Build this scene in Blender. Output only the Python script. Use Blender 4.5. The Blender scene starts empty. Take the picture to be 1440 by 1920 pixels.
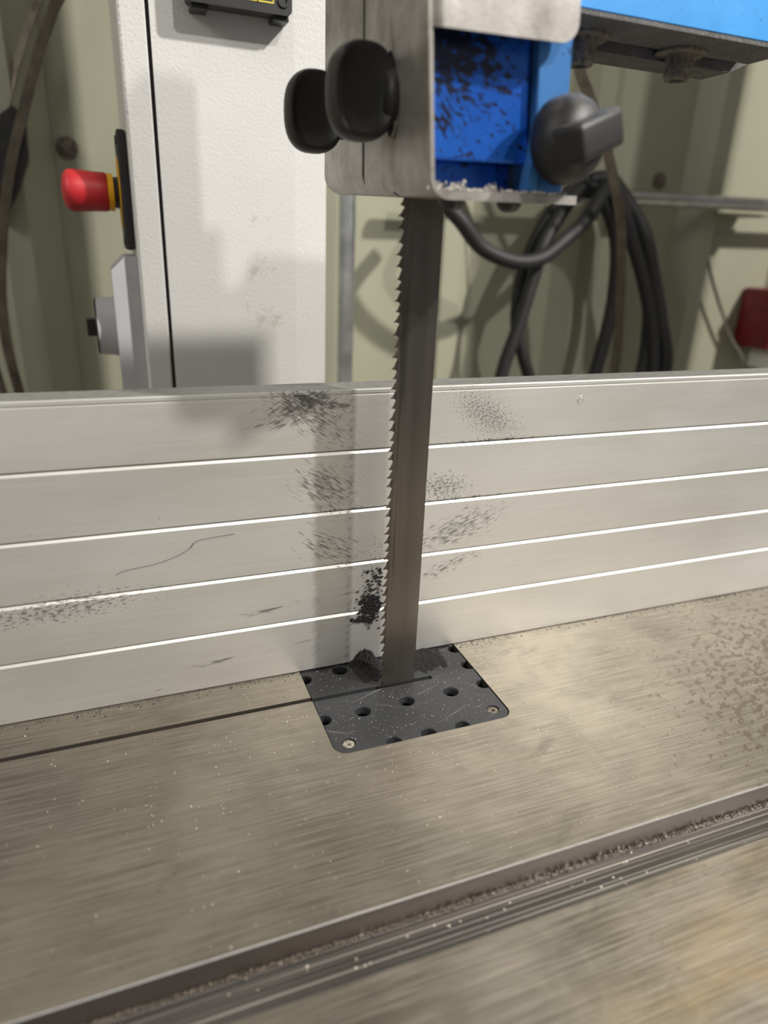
import bpy, bmesh, math, random
from mathutils import Vector, Matrix, noise
random.seed(7)
S = bpy.context.scene
COL = S.collection
# ------------------------------------------------------------------ camera
cd = bpy.data.cameras.new('camera'); cam = bpy.data.objects.new('camera', cd); COL.objects.link(cam)
cam.location = (-.0905, -.36309, .25856)
cam.rotation_euler = (1.19573, -.03821, -.36327)
cd.sensor_fit = 'VERTICAL'; cd.sensor_height = 36; cd.lens = 1285.68/1920*36
cd.clip_start = .01; cd.clip_end = 50
cd.dof.use_dof = True; cd.dof.focus_distance = .42; cd.dof.aperture_fstop = 4.8
S.camera = cam
# ------------------------------------------------------------------ world, lamps, added fill, exposure
w = bpy.data.worlds.new('world'); S.world = w; w.use_nodes = True
w.node_tree.nodes['Background'].inputs[0].default_value = (1, .985, .95, 1)
w.node_tree.nodes['Background'].inputs[1].default_value = .245
def area(name, loc, tgt, size, power, col=(1, .965, .91), sy=None):
    l = bpy.data.lights.new(name, 'AREA'); o = bpy.data.objects.new(name, l); COL.objects.link(o)
    l.shape = 'RECTANGLE'; l.size = size; l.size_y = sy or size; l.energy = power; l.color = col
    o.location = loc; o.rotation_euler = (Vector(tgt)-Vector(loc)).to_track_quat('-Z', 'Y').to_euler()
    return o
area('lamp_or_fill', (1.93, -1.68, 2.36), (0, 0, .1), .13, 140)
area('lamp_or_fill', (1.0, -2.3, 2.4), (0, 0, .1), .10, 44)
area('lamp_or_fill', (-2.7, -1.0, 1.9), (0, 0, .1), .9, 30)  # added fill without a known source, brightens faces turned left
S.view_settings.view_transform = 'Standard'; S.view_settings.look = 'None'
S.view_settings.gamma = 1; S.view_settings.use_curve_mapping = False
S.view_settings.exposure = -0.04

# ------------------------------------------------------------------ material helpers
class NT:
    def __init__(s, name):
        s.m = bpy.data.materials.new(name); s.m.use_nodes = True; s.t = s.m.node_tree; s.b = s.t.nodes['Principled BSDF']
        s.tc = s.t.nodes.new('ShaderNodeTexCoord').outputs['Object']
    def n(s, kind, **k):
        nd = s.t.nodes.new('ShaderNode'+kind)
        for a, v in k.items(): setattr(nd, a, v)
        return nd
    def ln(s, a, b): s.t.links.new(a, b)
    def setp(s, sock, v):
        if hasattr(v, 'is_linked') or hasattr(v, 'links'): s.ln(v, sock)
        else: sock.default_value = v
    def math(s, op, a, b=0., clamp=False):
        nd = s.n('Math', operation=op, use_clamp=clamp); s.setp(nd.inputs[0], a); s.setp(nd.inputs[1], b); return nd.outputs[0]
    def mapped(s, loc=(0, 0, 0), rot=(0, 0, 0), scale=(1, 1, 1)):
        # TEXTURE mapping: subtract loc, undo rotation, then stretch
        a = s.n('Mapping', vector_type='TEXTURE'); s.ln(s.tc, a.inputs[0])
        a.inputs[1].default_value = loc; a.inputs[2].default_value = rot; a.inputs[3].default_value = scale
        return a.outputs[0]
    def noise(s, scale=10, detail=4, rough=.55, vec=None, dist=0.):
        nd = s.n('TexNoise'); s.ln(vec or s.tc, nd.inputs['Vector'])
        nd.inputs['Scale'].default_value = scale; nd.inputs['Detail'].default_value = detail
        nd.inputs['Roughness'].default_value = rough; nd.inputs['Distortion'].default_value = dist
        return nd.outputs['Fac']
    def ramp(s, f, a, b, lo=0., hi=1.):
        nd = s.n('MapRange'); nd.clamp = True; s.setp(nd.inputs[0], f)
        for i, v in enumerate((a, b, lo, hi)): nd.inputs[i+1].default_value = v
        return nd.outputs[0]
    def mix(s, f, a, b):
        nd = s.n('Mix', data_type='RGBA'); s.setp(nd.inputs[0], f)
        for i, v in ((6, a), (7, b)):
            if isinstance(v, tuple): nd.inputs[i].default_value = v if len(v) == 4 else v+(1,)
            else: s.ln(v, nd.inputs[i])
        return nd.outputs[2]
    def patch(s, c, r, ang, thr, sc, soft=.06, stretch=6, gain=.55):
        """ragged marks thrown across an elliptical region; c, r in metres, ang tilts the streaks in the x-z plane"""
        e = s.mapped(c, (0, ang, 0), r)
        ln = s.n('VectorMath', operation='LENGTH'); s.ln(e, ln.inputs[0])
        reg = s.ramp(ln.outputs['Value'], .15, 1., 1., 0.)
        nz = s.noise(sc, 3, .6, s.mapped(c, (0, ang, 0), (stretch, 1, 1)))
        v = s.math('ADD', nz, s.math('MULTIPLY', s.math('SUBTRACT', reg, 1.), gain))
        return s.ramp(v, thr, thr+soft)
    def bump(s, h, strength=.3, dist=.001):
        nd = s.n('Bump'); s.ln(h, nd.inputs['Height']); nd.inputs['Strength'].default_value = strength; nd.inputs['Distance'].default_value = dist
        s.ln(nd.outputs[0], s.b.inputs['Normal'])
    def done(s, col=None, rough=None, metal=0., spec=None, aniso=None):
        if col is not None:
            if isinstance(col, tuple): s.b.inputs['Base Color'].default_value = col+(1,) if len(col) == 3 else col
            else: s.ln(col, s.b.inputs['Base Color'])
        if rough is not None: s.setp(s.b.inputs['Roughness'], rough)
        s.b.inputs['Metallic'].default_value = metal
        if spec is not None: s.b.inputs['Specular IOR Level'].default_value = spec
        if aniso:
            s.b.inputs['Anisotropic'].default_value = aniso[0]
            c = s.n('Combine' 'XYZ')
            for i in range(3): c.inputs[i].default_value = aniso[1][i]
            s.ln(c.outputs[0], s.b.inputs['Tangent'])
        return s.m
def plain(name, col, rough=.5, metal=0., var=.15, sc=60, bump=0.):
    m = NT(name); nz = m.noise(sc, 3)
    dark = tuple(c*(1-var) for c in col); light = tuple(min(1, c*(1+var)) for c in col)
    c = m.mix(m.ramp(nz, .3, .7), dark, light)
    if bump: m.bump(m.noise(sc*6, 2), bump, .0006)
    return m.done(c, rough, metal)

def mat_table():
    m = NT('brushed_cast_iron')
    brush = m.noise(900, 3, .6, m.mapped(scale=(40, 1, 1)))
    brush2 = m.noise(220, 3, .6, m.mapped(scale=(14, 1, 1), rot=(0, 0, .05)))
    cloud = m.noise(9, 5, .6); cloud2 = m.noise(28, 5, .65, dist=.6)
    base = m.mix(m.ramp(cloud, .36, .64), (.112, .098, .072), (.220, .195, .150))
    base = m.mix(m.ramp(cloud2, .48, .78, 0, .60), base, (.100, .084, .066))
    base = m.mix(m.ramp(brush, .35, .7, 0, .45), base, (.38, .34, .29))
    base = m.mix(m.ramp(brush2, .55, .75, 0, .35), base, (.16, .135, .105))
    # dried stains on the right hand side
    e = m.mapped((.33, -.10, 0), (0, 0, .3), (.26, .17, 1)); ln = m.n('VectorMath', operation='LENGTH'); m.ln(e, ln.inputs[0])
    reg = m.ramp(ln.outputs['Value'], .3, 1.1, 1, 0)
    st = m.noise(240, 4, .6, m.mapped(scale=(1.6, 1, 1), rot=(0, 0, .5)), .3)
    v = m.math('ADD', st, m.math('MULTIPLY', m.math('SUBTRACT', reg, 1.), .35))
    base = m.mix(m.ramp(v, .50, .55, 0, .78), base, (.12, .09, .06))
    st2 = m.noise(45, 5, .7, m.mapped((.2, .1, 0), (0, 0, -.3), (2.2, 1, 1)), .8)
    v = m.math('ADD', st2, m.math('MULTIPLY', m.math('SUBTRACT', reg, 1.), .4))
    base = m.mix(m.ramp(v, .60, .72, 0, .5), base, (.12, .09, .06))
    # rust yellowing near the front right corner
    e = m.mapped((.14, -.25, 0), (0, 0, .2), (.14, .06, 1)); ln = m.n('VectorMath', operation='LENGTH'); m.ln(e, ln.inputs[0])
    reg2 = m.ramp(ln.outputs['Value'], .1, 1.1, 1, 0)
    v = m.math('MULTIPLY', m.ramp(m.noise(30, 5, .65, m.mapped(scale=(2, 1, 1))), .4, .62), reg2)
    base = m.mix(m.math('MULTIPLY', v, .6), base, (.27, .18, .075))
    # small dark pits on the left
    pit = m.noise(300, 2, .5); pitr = m.noise(12, 3)
    v = m.math('ADD', pit, m.math('MULTIPLY', m.math('SUBTRACT', pitr, .5), .5))
    base = m.mix(m.ramp(v, .72, .76, 0, .6), base, (.10, .085, .07))
    sm = m.noise(60, 4, .6, m.mapped((-.1, -.12, 0), (0, 0, .35), (3, 1, 1)), .5)
    base = m.mix(m.ramp(m.math('ADD', sm, m.math('MULTIPLY', m.math('SUBTRACT', pitr, .5), .4)), .62, .76, 0, .5), base, (.085, .072, .058))
    rough = m.math('ADD', m.ramp(brush, .3, .7, .29, .40), m.ramp(cloud2, .4, .7, 0., .14))
    m.bump(m.math('ADD', brush, m.math('MULTIPLY', m.noise(400, 2), .3)), .22, .0004)
    return m.done(base, rough, .62, aniso=(.75, (0, 1, 0)))
def mat_slot():
    m = NT('machined_slot_steel')
    b = m.noise(700, 3, .7, m.mapped(scale=(300, 1, 1))); c = m.noise(14, 3)
    base = m.mix(m.ramp(c, .3, .7), (.105, .096, .09), (.155, .143, .135))
    base = m.mix(m.ramp(b, .52, .62, 0, .8), base, (.60, .56, .52))
    m.bump(b, .35, .0005)
    return m.done(base, m.ramp(b, .4, .7, .42, .25), .8)
def mat_slotwall():
    m = NT('machined_slot_side')
    c = m.noise(30, 4, .6, m.mapped(scale=(4, 1, 1)))
    return m.done(m.mix(m.ramp(c, .3, .7), (.075, .062, .052), (.12, .10, .088)), .42, .6)
def mat_fence():
    m = NT('scratched_anodised_aluminium')
    cl = m.noise(10, 4, .6, m.mapped(scale=(2.5, 1, 1))); br = m.noise(500, 3, .6, m.mapped(scale=(40, 1, 1)))
    base = m.mix(m.ramp(cl, .3, .72), (.60, .585, .545), (.70, .695, .67))
    base = m.mix(m.ramp(br, .4, .75, 0, .25), base, (.82, .80, .77))
    sm = m.noise(16, 4, .6, m.mapped((0, 0, .02), (0, .04, 0), (9, 1, 1)))
    base = m.mix(m.ramp(sm, .58, .74, 0, .35), base, (.42, .39, .35))
    dk = (.085, .075, .07)
    P = [((.006, 0, .170), (.058, 1, .026), .62, .46, 1200, 8, .33), ((.000, 0, .173), (.055, 1, .020), -.45, .465, 1100, 10, .33),
         ((.012, 0, .176), (.030, 1, .009), .3, .42, 300, 3, .29), ((.016, 0, .124), (.042, 1, .030), .60, .465, 1200, 9, .33),
         ((.120, 0, .162), (.058, 1, .024), .5, .475, 1500, 2.5, .29), ((.092, 0, .118), (.040, 1, .020), .1, .475, 1200, 3, .31),
         ((.105, 0, .088), (.070, 1, .024), -.32, .475, 1100, 7, .33), ((.10, 0, .062), (.06, 1, .012), -.3, .50, 1000, 6, .33),
         ((.020, 0, .085), (.055, 1, .028), .55, .50, 1200, 10, .33), ((.046, 0, .046), (.024, 1, .030), -.5, .50, 800, 2, .33),
         ((.050, 0, .075), (.026, 1, .060), .3, .545, 1200, 2, .33), ((-.13, 0, .068), (.11, 1, .018), -.08, .49, 1000, 3.5, .33),
         ((-.01, 0, .050), (.11, 1, .010), -.04, .55, 600, 16, .32), ((-.04, 0, .020), (.14, 1, .012), -.04, .57, 600, 16, .32),
         ((.11, 0, .1088), (.06, 1, .003), 0, .48, 700, 2, .27), ((.03, 0, .1092), (.05, 1, .002), 0, .48, 700, 2, .27), ((.13, 0, .1458), (.05, 1, .003), 0, .45, 700, 2, .27)]
    for c, r, a, thr, sc, st, g in P:
        r = (r[0]*1.12, 1, r[2]*(1.12 if r[2] > .008 else 1))
        base = m.mix(m.math('MULTIPLY', m.patch(c, r, a, thr, sc, .07, st, g), .66), base, dk)
    # one rust spot low on the left
    base = m.mix(m.math('MULTIPLY', m.patch((-.085, 0, .006), (.012, 1, .0035), -.1, .50, 500, .05, 3, .5), .6), base, (.45, .28, .08))
    m.bump(m.math('ADD', br, m.math('MULTIPLY', m.noise(700, 2), .4)), .12, .0003)
    return m.done(base, m.ramp(cl, .3, .7, .44, .54), .72)
def mat_blade():
    m = NT('used_blade_steel')
    v = m.noise(130, 3, .5, m.mapped(scale=(1, 1, 30))); c = m.noise(20, 3, .6, m.mapped(scale=(1, 1, 4)))
    base = m.mix(m.ramp(v, .3, .7), (.110, .099, .090), (.150, .135, .122))
    base = m.mix(m.ramp(c, .45, .75, 0, .5), base, (.185, .166, .148))
    s = m.n('SeparateXYZ'); m.ln(m.tc, s.inputs[0])
    # rubbed black line behind the gullets, as the guides leave it
    k = m.noise(500, 3, .6, m.mapped(scale=(1, 1, 40)))
    band = m.math('MULTIPLY', m.ramp(s.outputs[0], .0455, .0475), m.ramp(s.outputs[0], .0525, .0485))
    base = m.mix(m.math('MULTIPLY', m.math('MULTIPLY', m.ramp(k, .50, .62), band), .6), base, (.04, .035, .03))
    base = m.mix(m.ramp(s.outputs[0], .0462, .0448, 0, .55), base, (.14, .075, .04))
    m.bump(v, .15, .0003)
    return m.done(base, .36, .85, aniso=(.5, (1, 0, 0)))
def mat_insert():
    m = NT('worn_black_plastic')
    n1 = m.noise(14, 4); sc = m.noise(260, 3, .6, m.mapped(rot=(0, 0, -.5), scale=(22, 1, 1))); sc2 = m.noise(300, 3, .6, m.mapped(rot=(0, 0, .35), scale=(26, 1, 1)))
    base = m.mix(m.ramp(n1, .3, .7), (.022, .023, .025), (.042, .043, .046))
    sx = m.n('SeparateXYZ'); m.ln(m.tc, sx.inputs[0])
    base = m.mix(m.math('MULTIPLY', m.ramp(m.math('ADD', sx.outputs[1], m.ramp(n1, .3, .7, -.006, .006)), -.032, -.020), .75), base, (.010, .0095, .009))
    base = m.mix(m.ramp(sc, .64, .72, 0, .30), base, (.22, .22, .22)); base = m.mix(m.ramp(sc2, .64, .72, 0, .35), base, (.25, .25, .24))
    base = m.mix(m.ramp(m.noise(1500, 2), .68, .74, 0, .35), base, (.42, .40, .36))
    m.bump(m.noise(900, 3), .2, .0004)
    return m.done(base, .55, spec=.35)
def mat_guard():
    m = NT('dull_stainless_sheet')
    v = m.noise(40, 4, .6, m.mapped(scale=(1, 1, 9))); c = m.noise(45, 5, .65); sp = m.noise(1400, 2)
    base = m.mix(m.ramp(v, .3, .7), (.34, .32, .295), (.46, .435, .405))
    base = m.mix(m.ramp(c, .50, .68, 0, .6), base, (.60, .58, .55)); base = m.mix(m.ramp(c, .47, .34, 0, .6), base, (.20, .18, .16))
    base = m.mix(m.ramp(sp, .62, .75, 0, .25), base, (.7, .68, .64))
    m.bump(m.noise(500, 3), .15, .0003)
    return m.done(base, .43, .72)
def mat_blue(name, a, b, patches=(), rough=.35, metal=.35):
    m = NT(name); n1 = m.noise(30, 3); sp = m.noise(900, 3)
    base = m.mix(m.ramp(n1, .3, .7), a, b)
    for c, r, an, thr, sc, st, g in patches: base = m.mix(m.math('MULTIPLY', m.patch(c, r, an, thr, sc, .06, st, g), .93), base, (.018, .015, .014))
    base = m.mix(m.ramp(sp, .70, .74, 0, .6), base, (.35, .42, .5))
    base = m.mix(m.ramp(m.noise(500, 2), .69, .73, 0, .8), base, (.02, .03, .06))
    m.bump(m.noise(700, 2), .12, .0003)
    return m.done(base, rough, metal)
def mat_rubber():
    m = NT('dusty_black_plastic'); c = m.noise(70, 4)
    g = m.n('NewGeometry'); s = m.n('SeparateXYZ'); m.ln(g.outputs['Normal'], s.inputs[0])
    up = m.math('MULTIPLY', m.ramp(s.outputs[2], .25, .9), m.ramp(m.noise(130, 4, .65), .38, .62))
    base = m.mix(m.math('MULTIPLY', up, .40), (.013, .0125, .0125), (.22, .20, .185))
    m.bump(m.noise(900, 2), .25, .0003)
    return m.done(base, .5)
def mat_white():
    m = NT('textured_white_paint')
    base = m.mix(m.ramp(m.noise(8, 3), .3, .7), (.62, .61, .585), (.68, .67, .65))
    for c, r, thr, sc in (((.03, .25, .235), (.035, 1, .04), .47, 120), ((.035, .25, .195), (.045, 1, .03), .45, 150), ((.03, .25, .275), (.03, 1, .03), .52, 160)):
        base = m.mix(m.math('MULTIPLY', m.patch(c, r, .3, thr, sc, .2, 1, .45), .45), base, (.30, .28, .25))
    base = m.mix(m.math('MULTIPLY', m.patch((.045, .25, .19), (.02, 1, .025), .3, .48, 300, .1, 1, .45), .5), base, (.5, .42, .22))
    m.bump(m.noise(420, 2, .5), .45, .0008)
    return m.done(base, .22)
def mat_dustyblack(name='dusty_dark_steel'):
    m = NT(name)
    base = m.mix(m.ramp(m.noise(60, 4), .3, .7), (.075, .072, .072), (.13, .125, .12))
    base = m.mix(m.ramp(m.noise(1100, 3), .56, .66, 0, .5), base, (.30, .28, .26))
    m.bump(m.noise(900, 3), .5, .0006)
    return m.done(base, .75)
def mat_wall():
    m = NT('olive_painted_sheet')
    base = m.mix(m.ramp(m.noise(3, 4), .3, .7), (.31, .305, .225), (.36, .355, .27))
    base = m.mix(m.ramp(m.noise(9, 4, .6, m.mapped(scale=(1, 1, 8))), .62, .75, 0, .25), base, (.26, .24, .16))
    return m.done(base, .42)
M = dict(table=mat_table(), slot=mat_slot(), slotwall=mat_slotwall(), fence=mat_fence(), blade=mat_blade(), insert=mat_insert(), guard=mat_guard(),
    rubber=mat_rubber(), white=mat_white(), dust=mat_dustyblack(), wall=mat_wall(),
    blue=mat_blue('blue_anodised_block', (.012, .10, .50), (.02, .14, .62), [((.043, -.07, .332), (.034, 1, .022), .2, .34, 330, 1.5, .24), ((.042, -.07, .308), (.022, 1, .024), .9, .47, 600, 6, .26), ((.06, -.07, .31), (.04, 1, .03), .3, .56, 500, 3, .2)], .25, .4),
    blue2=mat_blue('blue_anodised_bracket', (.05, .19, .48), (.07, .24, .56), [((.095, -.07, .335), (.02, 1, .02), .2, .58, 500, 2, .3)]),
    bluep=mat_blue('bright_blue_paint', (.035, .28, .68), (.06, .34, .80), (), .4, .0),
    black=plain('black_plastic', (.02, .019, .019), .4, var=.3), cable=plain('black_cable_rubber', (.013, .0125, .014), .6, var=.2),
    red=plain('red_button_plastic', (.46, .018, .024), .48, var=.12), yellow=plain('yellow_plastic', (.78, .42, .01), .4, var=.1),
    grey=plain('light_grey_plastic', (.52, .51, .53), .45, var=.05), steel=plain('galvanised_steel', (.55, .56, .57), .3, .9, .2, 40),
    pipe=plain('grey_painted_pipe', (.42, .41, .40), .22, .9, .15), darkred=plain('dark_red_plastic', (.14, .004, .008), .4, var=.2),
    chip=plain('pale_sawdust', (.72, .64, .52), .8, var=.3, sc=900), grit=plain('black_rubber_dust', (.012, .011, .011), .85, var=.4, sc=1500, bump=.8),
    rust=plain('rusty_bolt_steel', (.17, .145, .12), .65, .4, .5, 300, .6), brown=plain('brown_band_steel', (.085, .07, .05), .45, .6, .3),
    floor=plain('grey_concrete', (.30, .29, .27), .8, var=.2, sc=6, bump=.2), printy=plain('printed_yellow_line', (.62, .50, .05), .5, var=.1),
    mark=plain('grey_pencil', (.16, .13, .15), .6), stain=plain('dried_debris', (.16, .13, .10), .85, var=.4, sc=900), dent=plain('bare_bright_metal', (.85, .83, .8), .3, .8, .1, 500))

# ------------------------------------------------------------------ object helpers
def tag(o, label=None, cat=None, group=None, kind=None):
    for k, v in (('label', label), ('category', cat), ('group', group), ('kind', kind)):
        if v: o[k] = v
    return o
def thing(name, loc, label, cat, group=None):
    o = bpy.data.objects.new(name, None); COL.objects.link(o); o.location = loc; o.empty_display_size = .02
    return tag(o, label, cat, group)
def wloc(o):
    v = Vector((0, 0, 0))
    while o: v += o.location; o = o.parent
    return v
def link(name, bm, mat, parent=None, smooth=False, xf=None):
    """meshes are written in world metres; a child is shifted back by its parent's place"""
    if xf: 
        for v in bm.verts: v.co = Vector(xf(*v.co))
    bmesh.ops.recalc_face_normals(bm, faces=bm.faces)
    me = bpy.data.meshes.new(name); bm.to_mesh(me); bm.free()
    for mm in (mat if isinstance(mat, (list, tuple)) else [mat]): me.materials.append(mm)
    o = bpy.data.objects.new(name, me); COL.objects.link(o)
    if parent: o.parent = parent; o.location = -wloc(parent)
    if smooth:
        for p in me.polygons: p.use_smooth = True
        me.set_sharp_from_angle(angle=math.radians(38 if smooth is True else smooth))
    return o
def bevel(bm, r, seg=2, edges=None):
    if r: bmesh.ops.bevel(bm, geom=edges or bm.edges[:], offset=r, segments=seg, affect='EDGES', profile=.6)
    return bm
def box(x0, x1, y0, y1, z0, z1, r=0, seg=2, bm=None):
    b = bmesh.new(); v = [b.verts.new((x, y, z)) for x in (x0, x1) for y in (y0, y1) for z in (z0, z1)]
    for f in ((0, 1, 3, 2), (4, 6, 7, 5), (0, 4, 5, 1), (2, 3, 7, 6), (0, 2, 6, 4), (1, 5, 7, 3)): b.faces.new([v[i] for i in f])
    bmesh.ops.recalc_face_normals(b, faces=b.faces)
    bevel(b, r, seg)
    if bm is None: return b
    return merge(bm, b)
def merge(a, b):
    me = bpy.data.meshes.new('tmp'); b.to_mesh(me); b.free(); a.from_mesh(me); bpy.data.meshes.remove(me); return a
def prism(poly, ax, a0, a1, bm=None):
    """extrude a 2-D outline along axis ax; outline coordinates are the two other axes in order"""
    b = bmesh.new()
    def P(u, v, t): c = [u, v]; c.insert(ax, t); return c
    A = [b.verts.new(P(u, v, a0)) for u, v in poly]; B = [b.verts.new(P(u, v, a1)) for u, v in poly]; n = len(poly)
    b.faces.new(A); b.faces.new(B[::-1])
    for i in range(n): b.faces.new((A[i], B[i], B[(i+1) % n], A[(i+1) % n]))
    bmesh.ops.recalc_face_normals(b, faces=b.faces)
    return merge(bm, b) if bm else b
def frame(axis):
    w_ = Vector(axis).normalized(); u = w_.orthogonal().normalized()
    if abs(w_.z) < .9: u = Vector((0, 0, 1)).cross(w_).normalized()
    return u, w_.cross(u), w_
def lathe(c, axis, prof, n=32, bm=None):
    """prof: (distance along axis, radius)"""
    b = bmesh.new(); u, v, w_ = frame(axis); c = Vector(c); R = []
    for t, r in prof:
        if r < 1e-6: R.append([b.verts.new(c+w_*t)])
        else: R.append([b.verts.new(c+w_*t+(u*math.cos(k*2*math.pi/n)+v*math.sin(k*2*math.pi/n))*r) for k in range(n)])
    for A, B in zip(R, R[1:]):
        for k in range(n):
            a = [A[k % len(A)], A[(k+1) % len(A)], B[(k+1) % len(B)], B[k % len(B)]]; q = []
            for i in a:
                if i not in q: q.append(i)
            if len(q) > 2: b.faces.new(q)
    for A in (R[0], R[-1]):
        if len(A) > 1: b.faces.new(A)
    bmesh.ops.recalc_face_normals(b, faces=b.faces)
    return merge(bm, b) if bm else b
def spline(P, n=8):
    P = [Vector(p) for p in P]; out = []
    for i in range(len(P)-1):
        a, b, c, d = P[max(i-1, 0)], P[i], P[i+1], P[min(i+2, len(P)-1)]
        for k in range(n):
            t = k/n; out.append(.5*((2*b)+(c-a)*t+(2*a-5*b+4*c-d)*t*t+(3*b-a-3*c+d)*t**3))
    out.append(P[-1]); return out
def tube(P, r, n=10, sub=8, bm=None):
    pts = spline(P, sub) if sub > 1 else [Vector(p) for p in P]; b = bmesh.new(); R = []; u = None
    for i, p in enumerate(pts):
        t = (pts[min(i+1, len(pts)-1)]-pts[max(i-1, 0)]).normalized()
        u = t.orthogonal().normalized() if u is None else (u-t*u.dot(t)).normalized(); v = t.cross(u)
        R.append([b.verts.new(p+(u*math.cos(k*2*math.pi/n)+v*math.sin(k*2*math.pi/n))*r) for k in range(n)])
    for A, B in zip(R, R[1:]):
        for k in range(n): b.faces.new((A[k], A[(k+1) % n], B[(k+1) % n], B[k]))
    b.faces.new(R[0]); b.faces.new(R[-1]); bmesh.ops.recalc_face_normals(b, faces=b.faces)
    return merge(bm, b) if bm else b
def ribbon(P, wdt, thk, side, sub=8):
    """flat band following P; side = direction of its width"""
    pts = spline(P, sub); b = bmesh.new(); R = []; side = Vector(side)
    for i, p in enumerate(pts):
        t = (pts[min(i+1, len(pts)-1)]-pts[max(i-1, 0)]).normalized(); s = (side-t*side.dot(t)).normalized(); n_ = t.cross(s)
        R.append([b.verts.new(p+s*wdt/2*a+n_*thk/2*c) for a, c in ((-1, -1), (1, -1), (1, 1), (-1, 1))])
    for A, B in zip(R, R[1:]):
        for k in range(4): b.faces.new((A[k], A[(k+1) % 4], B[(k+1) % 4], B[k]))
    b.faces.new(R[0]); b.faces.new(R[-1]); bmesh.ops.recalc_face_normals(b, faces=b.faces)
    return b
def cut(o, cutter):
    """subtract one bmesh from an object's mesh, for good"""
    me = bpy.data.meshes.new('cut'); bmesh.ops.recalc_face_normals(cutter, faces=cutter.faces); cutter.to_mesh(me); cutter.free()
    c = bpy.data.objects.new('cut', me); COL.objects.link(c); c.location = wloc(o)
    md = o.modifiers.new('cut', 'BOOLEAN'); md.operation = 'DIFFERENCE'; md.solver = 'EXACT'; md.object = c
    bpy.context.view_layer.update()
    dg = bpy.context.evaluated_depsgraph_get(); nm = bpy.data.meshes.new_from_object(o.evaluated_get(dg))
    o.modifiers.clear(); o.data = nm; bpy.data.objects.remove(c); bpy.data.meshes.remove(me)
def rrect(x0, x1, y0, y1, r, n=6):
    P = []
    for cx, cy, a in ((x1-r, y1-r, 0), (x0+r, y1-r, 90), (x0+r, y0+r, 180), (x1-r, y0+r, 270)):
        for k in range(n+1): t = math.radians(a+90*k/n); P.append((cx+r*math.cos(t), cy+r*math.sin(t)))
    return P
def flakes(pts, smin, smax, flat=.5, bm=None):
    b = bm or bmesh.new()
    for p in pts:
        s = random.uniform(smin, smax)*random.choice((1, 1, .6, 1.3)); M3 = Matrix.Rotation(random.uniform(0, 6.3), 3, 'Z') @ Matrix.Rotation(random.uniform(-.6, .6), 3, 'X')
        vs = [b.verts.new(Vector(p)+M3 @ Vector(q)*s) for q in ((-.6, -.3, 0), (.7, -.25, 0), (.1, .45, 0), (.05, .05, flat))]
        for f in ((0, 2, 1), (0, 1, 3), (1, 2, 3), (2, 0, 3)): b.faces.new([vs[i] for i in f])
    return b

# ------------------------------------------------------------------ setting
tag(link('floor', box(-3.5, 4, -4.5, .76, -.93, -.85), M['floor']), kind='structure', label='grey concrete workshop floor')
wall = tag(link('wall_back', box(-3, 3.5, .655, .70, -.85, 2.6), M['wall']), kind='structure', label='olive green corrugated sheet metal wall')
FL = [-.60, -.37, -.135, .19, .425, .655, .886, 1.117, 1.35]
def wall_panel(f0, f1):       # one ribbed sheet: flat pan, then a trapezoid rib that ends at f1
    pr = [(f0, .62), (f1-.088, .62), (f1-.062, .588), (f1-.034, .588), (f1, .62), (f1, .654), (f0, .654)]
    return prism(pr, 2, -.85, 2.6)
for a, b_ in zip(FL, FL[1:]):
    o = link('wall_panel', wall_panel(a+.0004, b_), M['wall'], wall)
for x, z in ((-.12, .347), (.751, .366)):
    o = link('bolt', lathe((x, .62, z), (0, -1, 0), [(-.002, .0125), (.0015, .0125), (.0025, .011), (.003, .0075), (.008, .0068), (.009, .0045), (.009, 0)], 20), M['rust'], wall, True)
blocker = link('shade_blocker', box(.75, 1.09, .12, .18, -.85, 2.5, .004), M['wall']); tag(blocker, 'added unseen shade-casting post standing right of the saw', kind='structure')  # added out of view to throw shade onto the right of the wall

# ------------------------------------------------------------------ table
yt, yn, dp = -.1731, -.1988, -.0130
prof = [(-.46, 0), (yn-.0004, 0), (yn, -.0006), (yn, dp), (yt, dp), (yt, -.0007), (yt+.0006, 0), (.20, 0), (.20, -.045), (-.46, -.045)]
table = link('saw_table', prism(prof, 0, -.42, .58), [M['table'], M['slot'], M['slotwall']])
tag(table, 'brushed cast iron saw table with a long recessed slot', 'table')
cut(table, prism(rrect(0, .110, -.0811, .029, .0075), 2, -.06, .01))
cut(table, box(-.45, .002, -.0312, -.0278, -.06, .01))
table.data.materials.clear()
for k in ('table', 'slot', 'slotwall'): table.data.materials.append(M[k])
for p in table.data.polygons:
    c = p.center; p.material_index = 0
    if yn-.001 < c.y < yt+.0001 and c.z < -.0001: p.material_index = 1 if p.normal.z > .5 and c.z < -.01 else (0 if c.z > -.0007 else 2)
    elif c.z < -.001: p.material_index = 2
# thin bright strip along the lip of the slot
link('slot_lip_strip', prism([(yt-.00008, -.0006), (yt+.00035, .00005), (yt+.0004, -.0004), (yt+.0002, -.0006)], 0, -.42, .58), M['dent'], table)

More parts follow.
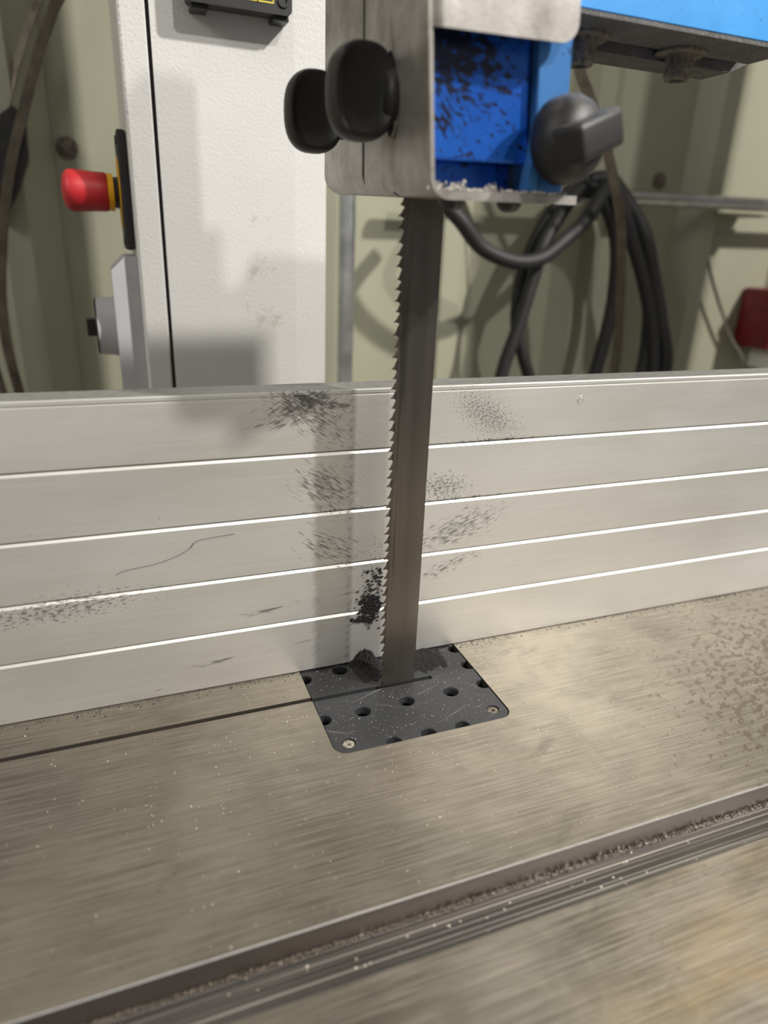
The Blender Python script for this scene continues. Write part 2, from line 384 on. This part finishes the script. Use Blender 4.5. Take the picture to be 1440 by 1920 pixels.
# insert plate in its pocket
ins = thing('table_insert', (.055, -.026, -.006), 'black plastic insert plate with drilled holes around the saw blade', 'insert plate')
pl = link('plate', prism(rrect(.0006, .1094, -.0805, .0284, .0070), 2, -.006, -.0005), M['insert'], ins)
holes = [(.0257, -.0049), (.026, -.0488), (.0547, -.0477), (.0845, -.0476), (.0843, -.0057), (.0009, -.0082), (.0016, -.0494), (.034, -.0795), (.0554, -.0792), (.077, -.0795), (.1083, -.0465), (.1087, -.0248), (.1083, -.0045), (.026, .018), (.084, .018)]
hb = bmesh.new()
for x, y in holes: lathe((x, y, -.02), (0, 0, 1), [(0, .0046), (.0188, .0046), (.0203, .0056), (.03, .0056)], 20, hb)
for x, y in ((.0096, -.0728), (.1013, -.0714)): lathe((x, y, -.0022), (0, 0, 1), [(0, .0038), (.004, .0038)], 20, hb)
cut(pl, hb)
cut(pl, box(-.001, .0795, -.0316, -.0284, -.02, .01))
cut(pl, prism([(-.0900, -.0022), (-.0745, -.00045), (-.0745, .01), (-.09, .01)], 0, -.01, .12))   # worn slope along the front edge
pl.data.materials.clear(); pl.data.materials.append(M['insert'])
link('tray', box(.0012, .1088, -.0800, .028, -.016, -.0140), M['black'], ins)
for i, (x, y) in enumerate(((.0096, -.0728), (.1013, -.0714))):
    s = link('screw', lathe((x, y, -.0058), (0, 0, 1), [(0, .0034), (.0044, .0034), (.0046, .0028), (.0046, .0012), (.0030, .0010), (.0030, 0)], 18), plain('packed_sawdust', (.42, .37, .29), .85, 0, .6, 1200, .8) if i == 0 else M['stain'], ins, True)
    s['label'] = 'screw head filled with pale sawdust' if i == 0 else 'screw head filled with dark dust'
link('leveling_ridge', box(.004, .106, .001, .003, -.0139, -.0062), M['black'], ins)

# ------------------------------------------------------------------ fence
zg = [.1450, .1081, .0726, .0378]
fp = [(0, .0008)]
for z in reversed(zg): fp += [(0, z-.0016), (.0019, z+.0006), (.0019, z+.0011), (0, z+.0011)]
fp += [(0, .1775), (.0007, .1780), (.0007, .1786), (.0001, .1789), (.0001, .1805), (.0009, .1812), (.0207, .1812), (.0207, .0008)]
fence = link('rip_fence', prism(fp, 0, -.40, .62), [M['fence'], plain('darkened_aluminium_top', (.30, .30, .29), .5, .5, .12, 200, .3)])  # top face: its dull reflection is darkened into the colour, along with dust
for p in fence.data.polygons:
    if p.normal.z > .9 and p.center.z > .18: p.material_index = 1
tag(fence, 'long silver aluminium saw fence with four horizontal grooves', 'fence')
link('pencil_mark', tube([(x, -.00005, z) for x, z in [(-.102, .084), (-.097, .086), (-.081, .088), (-.07, .091), (-.063, .0945), (-.0602, .098), (-.0615, .0955), (-.058, .099), (-.05, .1002), (-.037, .101)]], .00028, 5, 5), M['mark'], fence)
link('dent', lathe((.187, .0003, .169), (0, -1, 0), [(0, .0026), (.0006, .0024), (.0007, .0018), (.0004, .0012), (.0004, 0)], 16), M['dent'], fence, True)
link('glide_strip', box(-.40, .62, .002, .018, .0, .0009), M['black'], fence)

# ------------------------------------------------------------------ saw blade
BX0, BX1, BY = .0458, .0668, -.0300
bl = thing('sawblade', (.0556, BY, 0), 'tall grey-brown toothed saw blade standing upright before the fence', 'saw blade')
zs = []; z = -.040
pit = [.0050, .0056, .0047, .0062, .0053, .0058, .0066, .0051]; i = 0
while z < .30: zs.append((z, pit[i % 8])); z += pit[i % 8]; i += 1
body = [(BX1, -.05), (BX1, .345)] + [(BX0, .345)]
pts = []
for z, p in zs: pts += [(BX0-.0001, z), (BX0+.0003, z-.0004), (BX0+.0002, z-.0014)]
body += sorted([q for q in pts], key=lambda q: -q[1]) + [(BX0, -.05)]
link('blade_band', prism(body, 1, BY-.00045, BY+.00045), M['blade'], bl)
tm = None
for k, (z, p) in enumerate(zs):
    if tm is None:
        tp = [(.0006, .0050), (-.0002, .0040), (-.0012, .0016), (-.0026, .0001), (-.0012, .0002), (.0001, -.0007), (.0006, -.0008)]
        o = link('tooth', prism(tp, 1, -.00048, .00048), M['blade'], bl); tm = o.data
    else:
        o = bpy.data.objects.new('tooth', tm); COL.objects.link(o); o.parent = bl
    o.location = Vector((BX0, BY+(-.0004, .0004, 0)[k % 3], z))-wloc(bl); o.scale = (1.05+.15*((k*7) % 3-1), 1, p/.0056)
# toothed set: the shared mesh sits at the origin, so give it blade paint of its own
mt = plain('tooth_steel', (.12, .10, .085), .38, .8, .35, 900); tm.materials.clear(); tm.materials.append(mt)

# ------------------------------------------------------------------ blade guide (leans a little)
def T(u, v, w_): return (.0355+.045*v+u-.085*max(0, 1-v/.13)*w_, -.084+v, .2755+.055*v+.02*u+w_)
gd = thing('blade_guide', (.07, 0, .28), 'dull steel and blue guide housing above the blade with black knobs', 'blade guide')
def bent(v0, v1, R, uend, th=.0016, tb=.0036, top=.20):
    """left wall that bends into the bottom plate, cross-section in (u,w)"""
    o_ = [(0, top), (0, R)]+[(R-R*math.cos(t), R-R*math.sin(t)) for t in [math.pi/2*k/8 for k in range(1, 8)]]+[(R, 0), (uend, 0), (uend, tb), (R+.001, tb)]
    r2 = R-th
    i_ = [(R-r2*math.cos(t), R-r2*math.sin(t)) for t in [math.pi/2*k/8 for k in range(7, 0, -1)]]
    i_ = [(max(a, th), max(b, tb)) for a, b in i_]
    return prism(o_+[q for q in i_ if q[0] < R]+[(th, R+.003), (th, top)], 1, v0, v1)
fc = link('front_cover', bent(0, .0952, .008, .0700), M['guard'], gd, 30, T)
rc = link('rear_cover', bent(.0995, .184, .011, .06), M['guard'], gd, 30, T)
sb = bmesh.new(); box(.0025, .033, .0515, .0565, -.01, .012, bm=sb)
for v in sb.verts: v.co = Vector(T(*v.co))
cut(fc, sb)
# slots for the knobs
sb = prism([(-.084+.0465+.0055*math.cos(t), .3195+(.0125 if math.sin(t) > 0 else -.0125)*.45+.0125*math.sin(t)*.85) for t in [k*math.pi/12 for k in range(24)]], 0, .025, .046)
cut(fc, sb)
fc.data.materials.clear(); fc.data.materials.append(M['guard'])
rim = bmesh.new()
# pressed rim round the slot
tube([(.0349, -.0375+.0065*math.cos(t), .3195+.0175*math.sin(t)) for t in [k*math.pi/12 for k in range(25)]], .0007, 6, 1, rim)
link('slot_rim', rim, M['guard'], gd, True)
# upper front flap, bent round from the left wall
R = .006
arc = [(R-R*math.cos(t), R-R*math.sin(t)) for t in [math.pi/2*k/6 for k in range(7)]]
inn = [(R-(R-.0016)*math.cos(t), R-(R-.0016)*math.sin(t)) for t in [math.pi/2*k/6 for k in range(6, -1, -1)]]
flap = bmesh.new()
prism([(a-.0006, b-.0018) for a, b in arc]+[(a-.0006, b-.0018) for a, b in inn], 2, .0585, .20, flap)
rr = .008; P = [(R-.001, .0585), (.0650-rr, .0585)]+[(.0650-rr+rr*math.sin(t), .0585+rr-rr*math.cos(t)) for t in [math.pi/2*k/6 for k in range(1, 7)]]+[(.0650, .20), (R-.001, .20)]
prism(P, 1, -.0018, -.0002, flap)
link('front_flap', flap, M['guard'], gd, 30, T)
# blue anodised guide block and bracket
bb = box(.0022, .0498, .0105, .050, .0150, .0720, .0014)
link('guide_block', bb, M['blue'], gd, False, T)
link('lower_block', box(.0022, .0480, .024, .048, .0037, .0150, .0008), M['blue'], gd, False, T)
bk = prism([(.0512, .0037), (.0660, .0037), (.0700, .20), (.0512, .20)], 1, .006, .075); bevel(bk, .0006, 1)
link('side_bracket', bk, M['blue2'], gd, False, T)
link('bracket_edge', prism([(.0470, .0037), (.0520, .0037), (.0520, .026), (.0508, .026)], 1, .0045, .012), M['blue2'], gd, False, T)
link('guide_post', box(.014, .045, .060, .093, .045, .28, .002), M['steel'], gd, False, T)
for u, v in ((.0135, .010), (.0425, .012)):
    link('screw', lathe(T(u, v, .0001), (0, 0, -1), [(0, .0056), (.0012, .0055), (.0028, .0046), (.0040, .0030), (.0042, .0018), (.0030, .0016), (.0030, 0)], 20), M['black'], gd, True)
# white crumbs lying on the plate
cr = []
for k in range(260):
    u = random.uniform(.001, .0655); hgt = .5+.5*math.sin(u*420)*math.sin(u*900+1); cr.append(T(u, random.uniform(.0003, .0035), .0037+random.random()*.0007*hgt))
for u0 in (.003, .0125, .029):
    for k in range(70): cr.append(T(u0+random.gauss(0, .0018), random.uniform(.0005, .004), .0037+abs(random.gauss(0, .0012))))
tag(link('pale_crumbs', flakes(cr, .0005, .0013, .8), plain('greyish_crumbs', (.52, .48, .42), .8, 0, .4, 900), gd), 'pale crumbs heaped along the plate edge', kind='stuff')

def wing_knob(loc, parent):
    """thumb knob turning about x: collar, stud and an upright oval grip with dished faces"""
    k = bpy.data.objects.new('wing_knob', None); COL.objects.link(k); k.parent = parent; k.location = Vector(loc)-wloc(parent)
    b = bmesh.new(); n, m_ = 40, 10; ax, az, th = .0150, .0190, .0070
    def ring(s, y):
        out = []
        for i in range(n):
            t = 2*math.pi*i/n; c, s_ = math.cos(t), math.sin(t); e = .78
            out.append(b.verts.new((-.0175+ax*s*math.copysign(abs(c)**e, c), y, az*s*math.copysign(abs(s_)**e, s_))))
        return out
    rings = []
    seq = [(.05, .0030), (.45, .0033), (.70, .0044), (.80, .0062), (.87, .0070), (.94, .0066), (.985, .0045), (1, 0)]
    for s, y in seq: rings.append(ring(s, -y))
    for s, y in reversed(seq[:-1]): rings.append(ring(s, y))
    for A, B in zip(rings, rings[1:]):
        for i in range(n): b.faces.new((A[i], A[(i+1) % n], B[(i+1) % n], B[i]))
    b.faces.new(rings[0]); b.faces.new(rings[-1])
    def L(name, bm, mat):
        bmesh.ops.recalc_face_normals(bm, faces=bm.faces); me = bpy.data.meshes.new(name); bm.to_mesh(me); bm.free(); me.materials.append(mat)
        for p in me.polygons: p.use_smooth = True
        me.set_sharp_from_angle(angle=math.radians(50)); o = bpy.data.objects.new(name, me); COL.objects.link(o); o.parent = k; return o
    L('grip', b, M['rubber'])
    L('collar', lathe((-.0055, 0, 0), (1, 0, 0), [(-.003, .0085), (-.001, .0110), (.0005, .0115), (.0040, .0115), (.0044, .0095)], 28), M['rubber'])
    L('stud', lathe((-.003, 0, 0), (1, 0, 0), [(0, .0038), (.010, .0038)], 16), M['steel'])
    return k
k1 = wing_knob((.0375, -.0375, .3185), gd)
k2 = wing_knob((.0350, .0300, .3195), gd)
# third knob seen at an angle on the right hand bracket
ck = bpy.data.objects.new('clamp_knob', None); COL.objects.link(ck); ck.parent = gd; ck.location = Vector((.0925, -.0785, .3005))-wloc(gd)
axk = Vector((.30, -.94, .06)).normalized(); c0 = Vector((.0925, -.0785, .3005))
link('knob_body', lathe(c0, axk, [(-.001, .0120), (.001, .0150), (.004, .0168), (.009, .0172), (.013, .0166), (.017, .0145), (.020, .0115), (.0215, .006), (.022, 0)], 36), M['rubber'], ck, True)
gb = box(-.0170, .0165, -.0072, .0072, .004, .0265, .0030, 3)
sd = Vector((.90, .30, .36)).normalized(); up = axk.cross(sd).normalized()*-1; sd = up.cross(axk)*1
for v in gb.verts:
    t = (v.co.z-.004)/.0265; v.co = c0+sd*v.co.x*(1-.18*t)+up*v.co.y*(1.1-.1*t)+axk*v.co.z
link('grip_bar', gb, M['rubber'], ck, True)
link('stud', lathe(c0, axk, [(-.006, .004), (.003, .004)], 14), M['steel'], ck, True)

# ------------------------------------------------------------------ upper wheel housing (blue), hanging from the column
uh = thing('wheel_housing', (.25, .1, .40), 'bright blue upper wheel housing with grey dusty underside', 'machine housing')
link('front_panel', box(.1120, .262, -.040, -.0375, .3625, .44, .0004, 1), M['bluep'], uh)
link('bottom_plate', box(.1120, .262, -.0395, -.0085, .3605, .3645), M['dust'], uh)
link('gap_strip', box(.1120, .262, -.0085, -.0020, .3650, .368), M['blue'], uh)
link('rear_lip', prism([(.1120, .3570), (.256, .3570), (.268, .3625), (.268, .368), (.1120, .368)], 1, -.0020, .020), M['dust'], uh)
link('body', box(.1120, .262, -.037, .020, .3682, .44, .003), M['bluep'], uh)
link('tie_bar', box(.0860, .1125, -.0085, .008, .395, .425, .001), M['bluep'], uh)
for x, y in ((.2115, -.0105), (.1480, -.0105)):
    bo = link('hex_bolt', lathe((x, y, .3586), (0, 0, -1), [(-.001, .0074), (.0105, .0072), (.0118, .0064), (.0118, .0036), (.0085, .0034), (.0085, 0)], 12), M['rust'], uh)
    link('washer', lathe((x, y, .3606), (0, 0, -1), [(0, .0136), (.0016, .0136), (.0022, .0126), (.0022, .006)], 28), M['rust'], bo, True)

# ------------------------------------------------------------------ saw column
cx = thing('saw_column', (.01, .33, -.85), 'tall white painted steel saw column behind the fence', 'saw column')
colp = [(-.0440, .25), (.062, .25), (.0895, .2535), (.0905, .2555), (.0905, .40), (-.0440, .40)]
bcol = prism(colp, 2, -.85, 1.10)
link('front_panel', bcol, M['white'], cx)
dp_ = [(-.0640, .2505), (-.0480, .2500), (-.0468, .2515), (-.0468, .40), (-.0665, .40), (-.0665, .2535), (-.0655, .2515)]
link('door_strip', prism(dp_, 2, -.40, .95), M['white'], cx)
link('seam_strip', box(-.0468, -.0440, .256, .39, -.40, .95), M['black'], cx)
link('base_cabinet', box(-.30, .36, -.20, .50, -.85, -.30, .01), M['white'], cx)
link('trunnion', box(-.10, .20, -.12, .12, -.30, -.0455, .004), M['dust'], cx)


# emergency stop on the column's left side
es = thing('emergency_stop_button', (-.063, .300, .288), 'red mushroom emergency stop button on the white column', 'emergency stop')
link('mounting_plate', box(-.0738, -.0667, .270, .333, .2445, .3320, .0022), M['black'], es)
for zc in (.2520, .3245): link('screw', lathe((-.0733, .276, zc), (-1, 0, 0), [(0, .0035), (.0016, .0032), (.0018, 0)], 14), M['black'], es, True)
link('yellow_disc', lathe((-.0733, .300, .288), (-1, 0, 0), [(0, .0270), (.0014, .0268), (.0014, .006)], 40), M['yellow'], es, True)
link('collar', lathe((-.0745, .300, .288), (-1, 0, 0), [(0, .0120), (.0045, .0118)], 30), M['black'], es, True)
link('ring', lathe((-.0787, .300, .288), (-1, 0, 0), [(0, .0142), (.0042, .0142), (.0046, .0130)], 30), M['yellow'], es, True)
link('cap', lathe((-.0828, .300, .288), (-1, 0, 0), [(0, .0136), (.002, .0148), (.012, .0150), (.022, .0158), (.026, .0162), (.030, .0155), (.0335, .0120), (.0352, .006), (.0356, 0)], 40), M['red'], es, True)

sw = thing('switch_box', (-.0626, .30, .16), 'light grey rotary switch box mounted below the red stop button', 'switch box')
link('box_body', prism([(-.0667, .060), (-.0667, .2400), (-.0755, .2400), (-.0870, .2290), (-.0870, .060)], 1, .262, .335), M['grey'], sw)
dl = link('dial', lathe((-.0865, .298, .181), (-1, 0, 0), [(0, .0250), (.0155, .0235), (.0158, 0)], 44), M['grey'], sw, True)
link('dial_face', lathe((-.1020, .298, .181), (-1, 0, 0), [(0, .0236), (.0014, .0232), (.0014, 0)], 44), M['black'], dl, True)
link('dial_tip', box(-.1110, -.1030, .2915, .3045, .1735, .1875, .001), M['black'], dl)

# black readout at the top of the column
pd = thing('position_display', (.018, .2405, .43), 'black readout housing with thin yellow lines on the white column', 'display')
link('case', prism(rrect(-.0195, .0560, .4110, .468, .004), 1, .2300, .2445), M['black'], pd)
for zz in (.4170,): link('printed_line', box(-.010, .0415, .2296, .2299, zz, zz+.0010), M['printy'], pd)
for xx in (.0415, .0300): link('printed_line', box(xx, xx+.0009, .2296, .2299, .417, .46), M['printy'], pd)
link('screw_socket', lathe((.0495, .2300, .4195), (0, -1, 0), [(0, .0042), (.0012, .0040), (.0012, .0026), (.0002, .0024), (.0002, 0)], 20), M['rubber'], pd, True)
for xx in (-.0165, .0425): link('foot', box(xx, xx+.012, .2335, .2498, .4082, .4115, .0008), M['black'], pd)

# ------------------------------------------------------------------ things on the back wall
cdt = thing('conduit', (.213, .58, -.85), 'vertical galvanised conduit on the wall right of the white column', 'pipe')
link('tube', tube([(.213, .575, -.85), (.213, .575, 2.4)], .0112, 20, 1), M['steel'], cdt, True)
for z in (.02, .55): link('clip', box(.196, .230, .585, .6195, z, z+.014, .001), M['steel'], cdt)
pp = thing('wall_rail', (.7, .56, .335), 'horizontal grey pipe rail along the wall carrying the hoses', 'pipe')
link('tube', tube([(.30, .56, .3290), (1.5, .56, .3470)], .0098, 20, 1), M['pipe'], pp, True)
br = thing('pipe_bracket', (.885, .59, .32), 'short pale bracket under the right end of the pipe rail', 'bracket')
link('arm', box(.846, .928, .552, .6195, .3195, .3235, .0008), M['wall'], br)
link('back_plate', box(.846, .928, .6150, .6195, .295, .3195, .0005), M['wall'], br)

def arcx(P, r, name, parent): return link(name, tube(P, r, 12, 8), M['cable'], parent, True)
hc = thing('cable_coil', (.56, .51, .31), 'thick black cable coiled in loops hung over the pipe rail', 'cable')
y = .535
arcx([(.335, .535, .32), (.322, .50, .305), (.338, .49, .287), (.372, .49, .256), (.418, .485, .241), (.459, .485, .246), (.498, .49, .271), (.529, .495, .295), (.565, .51, .335), (.585, .53, .356), (.615, .525, .330), (.640, .50, .282), (.672, .50, .218), (.700, .50, .157), (.722, .50, .092), (.715, .50, -.02), (.60, .51, -.12)], .0100, 'cable_loop', hc)
arcx([(.575, .55, .356), (.545, .535, .340), (.510, .525, .305), (.480, .515, .262), (.467, .512, .215), (.450, .51, .15), (.432, .51, .087), (.425, .51, 0), (.50, .52, -.1)], .0095, 'cable_loop', hc)
arcx([(.560, .56, .356), (.530, .55, .330), (.496, .545, .291), (.474, .54, .248), (.458, .53, .205), (.460, .53, .153), (.474, .53, .115), (.495, .53, .07), (.55, .53, -.04)], .0090, 'cable_loop', hc)
arcx([(.555, .53, .350), (.580, .52, .350), (.604, .51, .310), (.645, .505, .239), (.675, .505, .179), (.692, .505, .132), (.703, .505, .07), (.69, .505, -.05)], .0105, 'cable_loop', hc)
arcx([(.545, .535, .352), (.570, .53, .335), (.596, .525, .302), (.610, .52, .26), (.617, .52, .193), (.612, .52, .13), (.600, .52, .06), (.57, .52, -.05)], .0100, 'cable_loop', hc)
arcx([(.552, .53, .345), (.575, .525, .338), (.606, .52, .325), (.640, .515, .285), (.665, .515, .235), (.682, .515, .18), (.69, .515, .09), (.67, .515, -.03)], .0095, 'cable_loop', hc)
stp = link('hanging_strap', ribbon([(.440, .44, .56), (.457, .45, .47), (.479, .45, .433), (.518, .45, .373), (.539, .45, .331), (.558, .45, .28), (.573, .45, .198), (.583, .45, .094), (.58, .46, -.05)], .0130, .0012, (1, -.35, 0)), M['brown'])
tag(stp, 'narrow brown band hanging down in front of the cable coil', 'strap')
# spare blade hanging at the left
sp = thing('spare_sawblade', (-.17, .575, .30), 'spare toothed saw blade band hanging on the wall at left', 'saw blade')
SP = [(-.085, .56, .56), (-.103, .56, .494), (-.116, .56, .469), (-.137, .56, .424), (-.157, .56, .373), (-.175, .56, .326), (-.190, .56, .272), (-.199, .56, .227), (-.206, .56, .181), (-.208, .56, .133), (-.203, .56, .077), (-.19, .56, -.02)]
link('band', ribbon(SP, .0105, .0010, (1, -.2, 0)), M['brown'], sp)
sq = spline(SP, 12); tb = bmesh.new()
for i in range(len(sq)-1):
    t = (sq[i+1]-sq[i]); 
    s_ = Vector((1, -.2, 0)); tn = t.normalized(); s_ = (s_-tn*s_.dot(tn)).normalized(); a = sq[i]-s_*.0050
    q = [a, a+t*.75, a-s_*.0022+t*.1]; n_ = tn.cross(s_)*.0005
    f = [tb.verts.new(p+n_) for p in q]+[tb.verts.new(p-n_) for p in q]
    tb.faces.new(f[:3]); tb.faces.new(f[3:][::-1])
    for j in range(3): tb.faces.new((f[j], f[3+j], f[3+(j+1) % 3], f[(j+1) % 3]))
tag(link('teeth', tb, M['brown'], sp), kind='stuff')
link('second_turn', ribbon([(p[0]-.022, p[1]+.03, p[2]) for p in SP], .0095, .0010, (1, -.6, 0)), M['brown'], sp)
hk = link('wall_hook', prism([(-.172, .300), (-.160, .330), (-.158, .372), (-.168, .380), (-.180, .372), (-.200, .350), (-.212, .30), (-.196, .262), (-.184, .28)], 1, .572, .606), M['black'])
bevel_hk = tag(hk, 'black bulky hook holding the spare blade at the left edge', 'hook')
rb = thing('red_box', (1.03, .58, .10), 'dark red plastic box on the wall at the right edge', 'box')
link('body', box(.978, 1.10, .540, .6195, .106, .208, .006), M['darkred'], rb)
link('rim', box(.976, 1.102, .537, .560, .200, .210, .002), M['darkred'], rb)
link('white_tab', box(1.005, 1.025, .545, .600, .070, .108, .003), M['white'], rb)
wr = link('thin_grey_wire', tube([(.855, .60, .28), (.87, .60, .241), (.903, .60, .189), (.940, .60, .14), (.962, .60, .115), (.999, .60, .076), (1.02, .60, .0)], .0028, 8, 8), M['pipe'])
tag(wr, 'thin dark wire curving down the wall beneath the pipe bracket', 'wire')

# ------------------------------------------------------------------ dust
def inpocket(x, y): return -.001 < x < .111 and -.082 < y < .03
pts = []
while len(pts) < 520:
    x, y = random.gauss(.02, .13), random.gauss(-.085, .055)
    if -.3 < x < .5 and -.34 < y < -.003 and not (yn-.001 < y < yt+.001) and not inpocket(x, y) and not (x < 0 and -.033 < y < -.026): pts.append((x, y, .0))
tag(link('sawdust_specks', flakes(pts, .0003, .0007), M['chip']), 'pale sawdust specks scattered over the iron table top', 'sawdust', kind='stuff')
pts = []
while len(pts) < 420:
    x, y = random.uniform(.003, .107), random.uniform(-.078, -.002)
    if not (x < .08 and -.034 < y < -.026) and all((x-a)**2+(y-b)**2 > .0060**2 for a, b in holes): pts.append((x, y, -.0005 if y > -.0745 else -.0009))
tag(link('sawdust_on_insert', flakes(pts, .00022, .00055), M['chip']), 'fine pale dust sprinkled on the black insert plate', 'sawdust', kind='stuff')
pts = [(random.uniform(-.3, .5), random.uniform(yn+.002, yt-.001), dp) for k in range(170)]
tag(link('chips_in_slot', flakes(pts, .0005, .0013), M['chip']), 'white chips lying on the floor of the table slot', 'sawdust', kind='stuff')
pts = [(x, yt-abs(random.gauss(0, .0009))-.0002, dp+random.random()*.0006) for x in [random.uniform(-.2, .5) for k in range(2600)]]
tag(link('slot_corner_dirt', flakes(pts, .0005, .0013, .6), M['stain']), 'brown dirt packed along the back corner of the slot', 'dirt', kind='stuff')
pts = [(random.uniform(-.35, .5), -abs(random.gauss(0, .0030))-.0006, .0) for k in range(1100)]
pts = [p for p in pts if not inpocket(p[0], p[1])]
tag(link('fence_foot_grit', flakes(pts, .0004, .0010), M['grit']), 'dark grit gathered on the table along the fence foot', 'dirt', kind='stuff')
# rubber dust heaped against the fence on the insert
def heap(name, x0, x1, y0, hf, label):
    b = bmesh.new(); nx, ny = 90, 40; G = []
    for i in range(nx+1):
        row = []
        for j in range(ny+1):
            x = x0+(x1-x0)*i/nx; y = y0+(-.0003-y0)*j/ny
            h = hf(x, y); h += h*.5*noise.noise(Vector((x*600, y*600, 3)))+.0003*noise.noise(Vector((x*1500, y*1500, 1))) if h > 0 else 0
            row.append(b.verts.new((x, y, -.0008+max(0, h))))
        G.append(row)
    for i in range(nx):
        for j in range(ny):
            q = (G[i][j], G[i+1][j], G[i+1][j+1], G[i][j+1])
            if max(v.co.z for v in q) > -.0006: b.faces.new(q)
    for v in [v for v in b.verts if not v.link_faces]: b.verts.remove(v)
    g = flakes([(x0+(x1-x0)*random.random(), y0*random.random(), 0) for k in range(0)], .001, .001)
    g.free()
    o = tag(link(name, b, M['grit']), label, 'dust heap', kind='stuff')
    md = o.modifiers.new('thick', 'SOLIDIFY'); md.thickness = .0002; md.offset = -1
    return o
def h1(x, y):
    a = math.exp(-(abs(x-.0435)/.0075)**2.4-((y+.001)/.008)**2)*.0066; b_ = math.exp(-((x-.043)/.0085)**4-((y+.006)/.017)**4)*.0026*(1+.7*noise.noise(Vector((x*180, y*180, 5))))
    return max(0, a+b_-.0006)
heap('rubber_dust_heap', .012, .060, -.026, h1, 'black rubber dust heaped against the fence left of the blade')
def h2(x, y): return max(0, math.exp(-((x-.082)/.015)**4-((y+.006)/.018)**4)*.0018*(1+.8*noise.noise(Vector((x*250, y*250, 0))))-.0004)
heap('rubber_dust_layer', .062, .104, -.026, h2, 'thin black dust layer on the insert right of the blade')
pts = []
for k in range(520):
    t = random.random(); x = random.gauss(.0465, .0034); z = random.gauss(.0385, .0055)
    if random.random() < .28: x, z = random.gauss(.049, .0035), random.uniform(.03, .068)
    if random.random() < .12: x, z = random.uniform(.034, .046), .0315+random.gauss(0, .0008)
    pts.append((x, -.0002-random.random()*.0006, z))
b = bmesh.new()
for p in pts:
    s = random.uniform(.0004, .0012)
    if random.random() < .3: s *= 1.5
    o0 = [Vector(q).normalized() for q in ((1, 0, 0), (-1, 0, 0), (0, 1, 0), (0, -1, 0), (0, 0, 1), (0, 0, -1))]
    vs = [b.verts.new(Vector(p)+Vector((q.x*s*random.uniform(.6, 1.2), q.y*s*.45, q.z*s*random.uniform(.5, 1.0)))) for q in o0]
    for f in ((0, 2, 4), (2, 1, 4), (1, 3, 4), (3, 0, 4), (2, 0, 5), (1, 2, 5), (3, 1, 5), (0, 3, 5)): b.faces.new([vs[i] for i in f])
tag(link('rubber_smear', b, M['grit']), 'black rubber crumbs stuck to the fence beside the blade teeth', 'dirt', kind='stuff')
